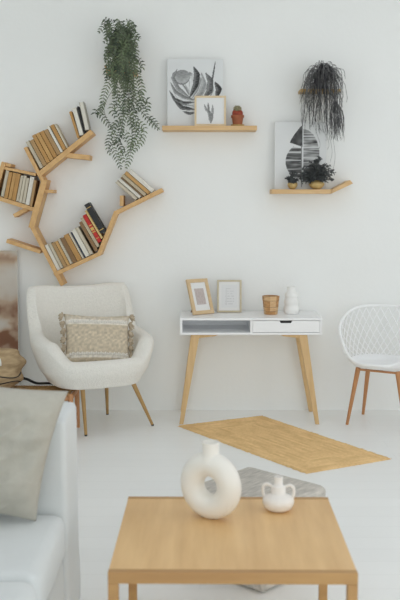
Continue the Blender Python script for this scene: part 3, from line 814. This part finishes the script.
for k, v in enumerate(me.vertices):
    z = v.co.z / CH; x = v.co.x; n_ = noise.noise(Vector((x * 60, v.co.z * 60, 0)))
    c = Vector((.60, .515, .39))
    if .78 < z < .88 or .12 < z < .20: c = Vector((.84, .80, .72))
    elif .42 < z < .62: c = c * (1.0 + .10 * (1 if (int(x * 55) + int(v.co.z * 70)) % 2 else -.6))
    elif .88 <= z < .95: c = Vector((.66, .59, .48))
    c = c * (1 + .35 * n_); ca.data[k].color = (*[max(.05, q) for q in c], 1)
pf = pillow_fn(CW, CH, .13, 3, .5, .006)
for z in (.185, .845):
    bm = new()
    for k in range(26):
        s = .06 + .88 * k / 25
        for dz in (-.02, .02):
            q = pf(s, z + dz * (1 if k % 2 else -1) * .6, -1); p = Vector((q[0], q[1] - .002, q[2] + CH / 2))
            add_tube(bm, [p + Vector((-.007, 0, -.006)), p + Vector((0, -.006, 0)), p + Vector((.007, 0, .006 if dz > 0 else -.006))], [.003, .0055, .003], 6)
    obj('knotted_band', bm, M['knitwhite'], cu, smooth=True)
for side in (-1, 1):
    for k in range(7):
        z = CH * (.03 + .94 * k / 6); x = side * (CW / 2 * (1 - .07 * (1 - (2 * z / CH - 1) ** 2)) + .004)
        bm = new()
        for j in range(18):
            a = random.uniform(-1.2, 1.2); rr = random.uniform(.030, .052); p = Vector((x, 0, z)); dx = side * math.cos(a) * rr * .75
            add_tube(bm, [p, p + Vector((dx * .6, random.uniform(-.014, .012), math.sin(a) * rr * .4)), p + Vector((dx * .95, random.uniform(-.018, .012), math.sin(a) * rr * .7 - .012))], [.0045, .0062, .004], 5)
        obj('tassel', bm, M['tassel'], cu, smooth=True)

# ------------------------------------------------------------------ white lattice chair
WR = -30
P1 = onz(347, 424.5, 0); P2 = onz(363, 414, 0)
wc = thing('lattice_chair', 'white plastic tub chair with diamond lattice shell and wooden legs at the right edge', 'chair', (1.280, 6.19, 0), R(WR))
def rim(a):      # a = 0 front (-Y)
    k = (1 - math.cos(a)) / 2
    s = math.sin(a); c = math.cos(a)
    return Vector((.335 * math.copysign(abs(s) ** .95, s) * (.78 + .22 * sm(.08, .62, k)), -(.25 if c > 0 else .265) * math.copysign(abs(c) ** .9, c) + .0, .458 + .348 * sm(.02, .95, k) ** .72))
def bowl(a, t):
    r = rim(a); b_ = .60 + .40 * math.sin(t * PI / 2) if t > 0 else .60
    z = .418 + (r.z - .418) * (1 - math.cos(t * PI / 2)) ** .9
    return Vector((r.x * b_, r.y * b_ + .02 * (1 - b_), z))
bm = new()
def seat_s(u, v):
    a = u * 2 * PI
    if v <= .6: q = v / .6; p = bowl(a, 0); return (p.x * q, p.y * q, .418 - .006 * (1 - q))
    return bowl(a, (v - .6) / .4 * (.26 + .74 * (1 - sm(.12, .3, (1 - math.cos(a)) / 2))))
add_grid(bm, seat_s, 72, 20, closeu=True)
bmesh.ops.remove_doubles(bm, verts=bm.verts[:], dist=.0005)
o = obj('seat_shell', bm, M['whiteplastic'], wc, smooth=True); sd = o.modifiers.new('thickness', 'SOLIDIFY'); sd.thickness = .007; sd.offset = 0
bm = new(); add_tube(bm, [rim(2 * PI * k / 80) for k in range(80)], .0105, 10, closed=True); obj('rim', bm, M['whiteplastic'], wc, smooth=True)
bm = new(); NS = 30
for k in range(NS):
    a0 = R(42) + R(276) * k / (NS - 1)
    for sg in (-1, 1):
        pts = []
        for j in range(13):
            t = .15 + .85 * j / 12; a = a0 + sg * R(52) * (t - .15)
            if a < R(38) or a > R(322): break
            pts.append(bowl(a, t))
        if len(pts) > 3: add_tube(bm, pts, .0042, 6, cap=False)
obj('lattice', bm, M['whiteplastic'], wc, smooth=True)
def wloc(p): return Matrix.Rotation(-R(WR), 4, 'Z') @ (Vector(p) - wc.location)
for (px, py), top in (((347, 424.5), (-.140, -.12)), ((363, 414.3), (-.145, .11))):
    f = wloc(onz(px, py, 0)); taper_leg('leg', (top[0], top[1], .409), (f.x, f.y, 0), .018, .0105, M['legwood'], wc)
f1 = wloc(onz(347, 424.5, 0)); f2 = wloc(onz(363, 414.3, 0))
taper_leg('leg', (.140, -.12, .409), (-f1.x, f1.y, 0), .018, .0105, M['legwood'], wc); taper_leg('leg', (.145, .11, .409), (-f2.x, f2.y, 0), .018, .0105, M['legwood'], wc)
bm = new()
for y in (-.12, .11): add_box(bm, -.14, .14, y - .012, y + .012, .392, .4035)
add_box(bm, -.012, .012, -.108, .098, .3922, .4030)
obj('leg_frame', bm, M['legwood'], wc)

# ------------------------------------------------------------------ jute rug
C = [onz(178, 426.5, 0), onz(262, 416.5, 0), onz(391, 459.5, 0), onz(306, 474, 0)]
org = (C[0] + C[1] + C[2] + C[3]) / 4
lu = ((C[1] - C[0]).length + (C[2] - C[3]).length) / 2; lv = ((C[3] - C[0]).length + (C[2] - C[1]).length) / 2
def rugf(u, v):
    p = (C[0] * (1 - u) + C[1] * u) * (1 - v) + (C[3] * (1 - u) + C[2] * u) * v - org
    d = min(u * lu, (1 - u) * lu, v * lv, (1 - v) * lv)
    bw = .022; z = .0045 + .006 * abs(math.sin(PI * d / bw)) + .0015 * noise.noise(Vector((u * 60, v * 110, 0)))
    e = .006 * noise.noise(Vector((u * 22, v * 44, 9)))
    if d < 1e-6: z = .0005
    return (p.x + e, p.y + e, z)
bm = new(); g = add_grid(bm, rugf, 110, 200)
bm.verts.ensure_lookup_table()
M['braid'] = attr_mat('braided_jute', .95, .8, 150)
rg = obj('jute_rug', bm, M['braid'], smooth=True)
ca = rg.data.color_attributes.new('print', 'FLOAT_COLOR', 'POINT')
for i in range(111):
    for j in range(201):
        u, v = i / 110, j / 200; d = min(u * lu, (1 - u) * lu, v * lv, (1 - v) * lv); ring = int(d / .022); along = (v * lv if d in (u * lu, (1 - u) * lu) else u * lu)
        q = .5 + .9 * noise.noise(Vector((ring * 7.3, along * 7, 2))) + .5 * noise.noise(Vector((ring * 3.1, along * 60, 5))) + (.12 if ring % 2 else -.12)
        q = max(0, min(1, q)); ca.data[i * 201 + j].color = (.80 + .18 * q, .53 + .15 * q, .24 + .10 * q, 1); rg.location = (org.x, org.y, 0); tag(rg, 'natural braided jute rug lying askew on the white floor before the desk', 'rug')
rj = M['jute'].node_tree  # plaited rows read as fine lighter and darker bands
bm = new()
for k in range(46):
    s = random.random(); e = random.randrange(4); A_, B_ = (C[e], C[(e + 1) % 4]); p = A_.lerp(B_, s) - org; nd = Vector((p.x, p.y, 0)).normalized()
    add_tube(bm, [p + Vector((0, 0, .004)), p + nd * .008 + Vector((random.uniform(-.006, .006), 0, .007)), p + nd * random.uniform(.010, .022) + Vector((random.uniform(-.01, .01), 0, .003))], .0008, 3)
obj('loose_fibres', bm, M['jute'], rg)

# ------------------------------------------------------------------ grey pouf
pf0 = Vector((.256, 3.43)); e1 = Vector((.300, .325)); e2 = Vector((-.335, .305)); ctr = pf0 + (e1 + e2) / 2; sz = .445
po = thing('pouf', 'square grey woven floor pouf standing behind the coffee table', 'pouf', (ctr.x, ctr.y, 0), math.atan2(e1.y, e1.x))
bm = new(); add_box(bm, -sz / 2, sz / 2, -sz / 2, sz / 2, .002, .35, bev=.03, seg=4); obj('cover', bm, M['poufgrey'], po, smooth=True)
bm = new(); k_ = sz / 2 - .010
for z in (.322,): add_tube(bm, [Vector((math.copysign(abs(math.cos(a)) ** .16, math.cos(a)) * (sz / 2 + .001), math.copysign(abs(math.sin(a)) ** .16, math.sin(a)) * (sz / 2 + .001), z)) for a in [2 * PI * (i + .5) / 64 for i in range(64)]], .004, 6, closed=True)
obj('piping', bm, M['poufgrey'], po, smooth=True)

# ------------------------------------------------------------------ coffee table
TZ = .45
FL = onz(108, 573, TZ); FRr = onz(360, 573, TZ); BL = onz(126, 496.8, TZ); BR = onz(325.5, 498, TZ)
TW = .757; tcx = (FL.x + FRr.x) / 2; tcy = (FL.y + BL.y) / 2; TD = .70
ct = thing('coffee_table', 'square oak veneer coffee table with slim square legs in the foreground', 'coffee table', (tcx, tcy, 0), R(-.6))
a, d = TW / 2, TD / 2; ed = .026; LG = .031
bm = new(); add_box(bm, -a + .001, a - .001, -d + ed, d - ed, TZ - .020, TZ, bev=.001); obj('table_top', bm, M['tablewood'], ct)
for y0, y1 in ((-d, -d + ed), (d - ed, d)):
    bm = new(); add_box(bm, -a, a, y0, y1, TZ - .036, TZ + .0005, bev=.0015); o = obj('edge_rail', bm, M['tableedge'], ct)
for sx in (-1, 1):
    bm = new(); x0 = sx * a; x1 = sx * (a - .02); add_box(bm, min(x0, x1), max(x0, x1), -d + ed, d - ed, TZ - .036, TZ - .0205); obj('apron', bm, M['tableedge'], ct)
    for sy in (-1, 1):
        bm = new(); x0 = sx * a; x1 = sx * (a - LG); y0 = sy * d; y1 = sy * (d - LG)
        add_box(bm, min(x0, x1), max(x0, x1), min(y0, y1), max(y0, y1), 0, TZ - .0365, bev=.0015); obj('leg', bm, M['tableedge'], ct)
# ring vase
P = onz(208, 518, TZ)
rv = thing('ring_vase', 'large off-white ring-shaped donut vase with short neck on the coffee table', 'vase', (at(210.5, 500, 3.12).x, 3.085, TZ + .001), R(-30))
bm = new(); Rr, rr, rz_ = .074, .044, .040
hz = .118
ringpts = []
n1, n2 = 72, 28
gg = []
for i in range(n1):
    a_ = 2 * PI * i / n1; row = []
    for j in range(n2):
        b_ = 2 * PI * j / n2
        x = (Rr + rr * math.cos(b_)) * math.cos(a_); z = hz + (Rr * 1.03 + rr * math.cos(b_)) * math.sin(a_); y = rz_ * math.sin(b_)
        if z < .003: z = .0005 + (z - .003) * 0
        row.append(bm.verts.new((x, y, z)))
    gg.append(row)
for i in range(n1):
    for j in range(n2): bm.faces.new((gg[i][j], gg[(i + 1) % n1][j], gg[(i + 1) % n1][(j + 1) % n2], gg[i][(j + 1) % n2]))
obj('body', bm, M['ceramic'], rv, smooth=True)
bm = new(); add_lathe(bm, [(.042, .205), (.034, .224), (.0305, .234), (.030, .262), (.0315, .272), (.0305, .275), (.027, .273), (.026, .24), (0, .235)], seg=32); obj('neck', bm, M['ceramic'], rv, smooth=True)
# small glazed jug
P = onz(278.5, 511, TZ)
jg = thing('two_handled_vase', 'small squat glossy white vase with two handles on the coffee table', 'vase', (P.x, P.y + .012, TZ + .001), R(-12))
prof = [(0, .0), (.034, .0), (.050, .010), (.057, .026), (.057, .042), (.048, .054), (.030, .060), (.027, .064), (.0275, .088), (.025, .091), (.016, .094), (.0155, .118), (.0165, .124), (.013, .125), (.012, .10), (0, .098)]
bm = new(); add_lathe(bm, prof, seg=40); obj('body', bm, M['glaze'], jg, smooth=True)
for sx in (-1, 1):
    bm = new(); add_tube(bm, catmull([(sx * .024, 0, .086), (sx * .040, 0, .094), (sx * .054, 0, .086), (sx * .056, 0, .066), (sx * .050, 0, .046)], 6), .0062, 10); obj('handle', bm, M['glaze'], jg, smooth=True)

# ------------------------------------------------------------------ sofa
SX, SZ = -.470, .475; AY0, AY1 = 3.09, 3.385; AZ = .80
so = thing('sofa', 'white slipcovered sofa at the left edge facing into the room', 'sofa', (-.95, 2.35, 0))
L = Vector(so.location)
def soft_box(name, x0, x1, y0, y1, z0, z1, bev, wob=.006, seed=0, parent=so, cuts=9):
    bm = new(); add_box(bm, x0 - L.x, x1 - L.x, y0 - L.y, y1 - L.y, z0, z1)
    bmesh.ops.bevel(bm, geom=bm.edges[:], offset=bev, segments=4, profile=.5, affect='EDGES')
    bmesh.ops.subdivide_edges(bm, edges=[e for e in bm.edges if e.calc_length() > .08], cuts=cuts, use_grid_fill=True)
    for v in bm.verts:
        n_ = noise.noise_vector(v.co * 3.2 + Vector((seed, 0, 0))) * wob + noise.noise_vector(v.co * 9 + Vector((0, seed, 0))) * wob * .35
        v.co += n_ * (1 if v.co.z > .03 else 0)
    o = obj(name, bm, M['sofa'], parent, smooth=True); return o
soft_box('arm', -1.42, SX, AY0, AY1, .01, AZ + .005, .022, .007, 1)
soft_box('arm', -1.42, SX, 1.03, 1.32, .01, AZ, .035, .006, 2)
soft_box('backrest', -1.42, -1.17, 1.33, 3.08, .30, AZ, .04, .006, 3)
soft_box('base', -1.40, SX - .012, 1.33, 3.08, .01, .30, .02, .005, 4)
soft_box('seat_cushion', -1.16, SX - .004, 2.53, 3.085, .305, SZ, .04, .008, 5)
soft_box('seat_cushion', -1.16, SX - .004, 1.335, 2.52, .305, SZ, .04, .008, 6)
pc = thing('throw_pillow', 'large plain light grey linen pillow leaning on the sofa arm', 'cushion', (-.782, 2.955, SZ + .036)); pc.rotation_euler = (R(-6), R(8), R(3))
bm = new(); add_pillow(bm, .50, .455, .15, 110, 11, .45, .03)
for v in bm.verts:      # creases running from the corners
    e_ = max(0, 1 - (2 * v.co.x / .5) ** 2) * max(0, 1 - (2 * v.co.z / .42) ** 2)
    q_ = noise.noise(Vector(((v.co.x + v.co.z) * 3.2, (v.co.z - v.co.x * .55) * 13, 4.0))); q2 = noise.noise(Vector((v.co.x * 9, v.co.z * 24, 1.0)))
    v.co.y += (.030 * (1 - abs(q_) * 2.4) * .6 + .008 * q2) * min(1, e_ * 2.5) * (-1 if v.co.y < 0 else 1)
    v.co.z += .228; v.co.x = v.co.x * (1 + .12 * (v.co.z / .456 - .5)) + .020 * (v.co.z / .456 - .5)
obj('cover', bm, M['linen'], pc, smooth=True)

# ------------------------------------------------------------------ corner things at the left
def abstract(u, v):
    n1 = noise.fractal(Vector((u * 2.2 + 5, v * 4.5, 1)), 1.0, 2.0, 5); n2 = noise.fractal(Vector((u * 4, v * 8, 9)), 1.0, 2.0, 4)
    wht = Vector((.58, .55, .50)); brn = Vector((.22, .10, .055)); tan = Vector((.48, .36, .26))
    # v measured from the floor: visible part is the upper two thirds
    k = .35 + .9 * n1 - .05
    bands = math.exp(-((v - .645 - .05 * n1) / .050) ** 2) * 1.0 + math.exp(-((v - .43 - .06 * n2) / .085) ** 2) * 1.15 + math.exp(-((v - .93 - .05 * n2) / .035) ** 2) * .42
    k = max(0, min(1, bands * (.9 + .7 * n2) + .16 * n1 + .25 * max(0, n2) * (u < .97)))
    if k < .4: c = wht.lerp(tan, k / .4)
    else: c = tan.lerp(brn, (k - .4) / .6)
    return tuple(max(.02, q) for q in c)
A = at(15.0, 251, 6.55)
pa_h = A.z / math.cos(R(3.2)); pw = .66
pa = canvas('abstract_painting', 'large unframed white and rust-brown abstract painting leaning in the left corner', A.x - pw / 2 + .012, pw, pa_h, .002, abstract, 90, 150, R(3.2), 6.505, thick=.03, cat='painting')
# woven bench
bx0, bx1, by0, by1, bz = -1.62, at(74.5, 392, 5.86).x, 5.78, 6.12, .302
be = thing('woven_bench', 'low wooden bench with a woven seagrass seat beside the armchair', 'bench', ((bx0 + bx1) / 2, (by0 + by1) / 2, 0)); cxy = be.location
bm = new(); hx = (bx1 - bx0) / 2; hy = (by1 - by0) / 2
def seatw(u, v):
    x = -hx + .034 + u * (2 * hx - .068); y = -hy + .034 + v * (2 * hy - .068)
    return (x, y, bz - .004 - .006 * math.sin(PI * u) * math.sin(PI * v) + .003 * math.sin(u * 260) * math.cos(v * 40))
add_grid(bm, seatw, 120, 40); s_ = obj('woven_seat', bm, M['seagrass'], be, smooth=True); sd = s_.modifiers.new('thickness', 'SOLIDIFY'); sd.thickness = .02; sd.offset = -1
for y in (-hy + .017, hy - .017):
    bm = new(); add_tube(bm, [(-hx + .03, y, bz - .03), (hx - .03, y, bz - .03)], .016, 10); add_tube(bm, [(-hx + .03, y, .12), (hx - .03, y, .12)], .010, 10); obj('rail', bm, M['legwood'], be, smooth=True, angle=60)
for x in (-hx + .017, hx - .017):
    bm = new(); add_tube(bm, [(x, -hy + .03, bz - .03), (x, hy - .03, bz - .03)], .016, 10); obj('rail', bm, M['legwood'], be, smooth=True, angle=60)
    for y in (-hy + .017, hy - .017):
        bm = new(); add_tube(bm, [(x, y, 0), (x, y, bz - .006), (x, y, bz)], [.0165, .0165, .012], 12); obj('leg', bm, M['legwood'], be, smooth=True, angle=50)
# tan bag on the bench
P = at(-3, 386, 5.9)
bg = thing('canvas_bag', 'slouchy tan canvas bag with dark straps lying on the woven bench', 'bag', (P.x - .02, 5.94, bz + .001))
def bagf(u, v):
    a = u * 2 * PI; ph = v * PI
    r = math.sin(ph) ** .55; fold = 1 + .075 * math.sin(v * 24 + 1.2 * math.sin(a)) + .10 * noise.noise(Vector((math.cos(a) * 1.6, math.sin(a) * 1.6, v * 3)))
    z = .125 * (1 - math.cos(ph)) * (1 + .10 * math.sin(a * 1.0 + 2) * math.sin(ph))
    return (.195 * r * math.cos(a) * fold, .14 * r * math.sin(a) * fold, max(0, z * 1.1))
bm = new(); add_grid(bm, bagf, 64, 48, closeu=True); bmesh.ops.remove_doubles(bm, verts=bm.verts[:], dist=.0005); obj('body', bm, M['bag'], bg, smooth=True)
for v0, sk in ((.30, .03), (.42, -.03)):
    bm = new(); pts = []
    for k in range(26):
        u = .52 + .46 * k / 25; p = Vector(bagf(u, v0 + sk * math.sin(k * .4))); pts.append(p * 1.0 + Vector((p.x, p.y, 0)).normalized() * .002)
    add_tube(bm, pts, .004, 6); obj('strap', bm, M['black'], bg, smooth=True)
bm = new()
pts = catmull([(-.06, -.02, .25), (-.03, -.03, .30), (.03, -.03, .29), (.07, -.02, .24)], 6); add_tube(bm, pts, .010, 8); obj('handle', bm, M['bag'], bg, smooth=True)
bm = new()
gp = [[None] * 7 for _ in range(7)]
for i in range(7):
    for j in range(7):
        p = Vector(bagf(.74 + .07 * i / 6, .58 + .12 * j / 6)); gp[i][j] = bm.verts.new(p + Vector((p.x, p.y, .02)).normalized() * .004)
for i in range(6):
    for j in range(6): bm.faces.new((gp[i][j], gp[i + 1][j], gp[i + 1][j + 1], gp[i][j + 1]))
o = obj('patch', bm, M['tagwhite'], bg, smooth=True); sd = o.modifiers.new('thickness', 'SOLIDIFY'); sd.thickness = .003
bm = new(); add_tube(bm, catmull([(.13, .06, .07), (.19, .10, .05), (.25, .135, .014), (.32, .15, .010), (.40, .145, .009)], 6), .009, 6); obj('strap', bm, M['black'], bg, smooth=True)
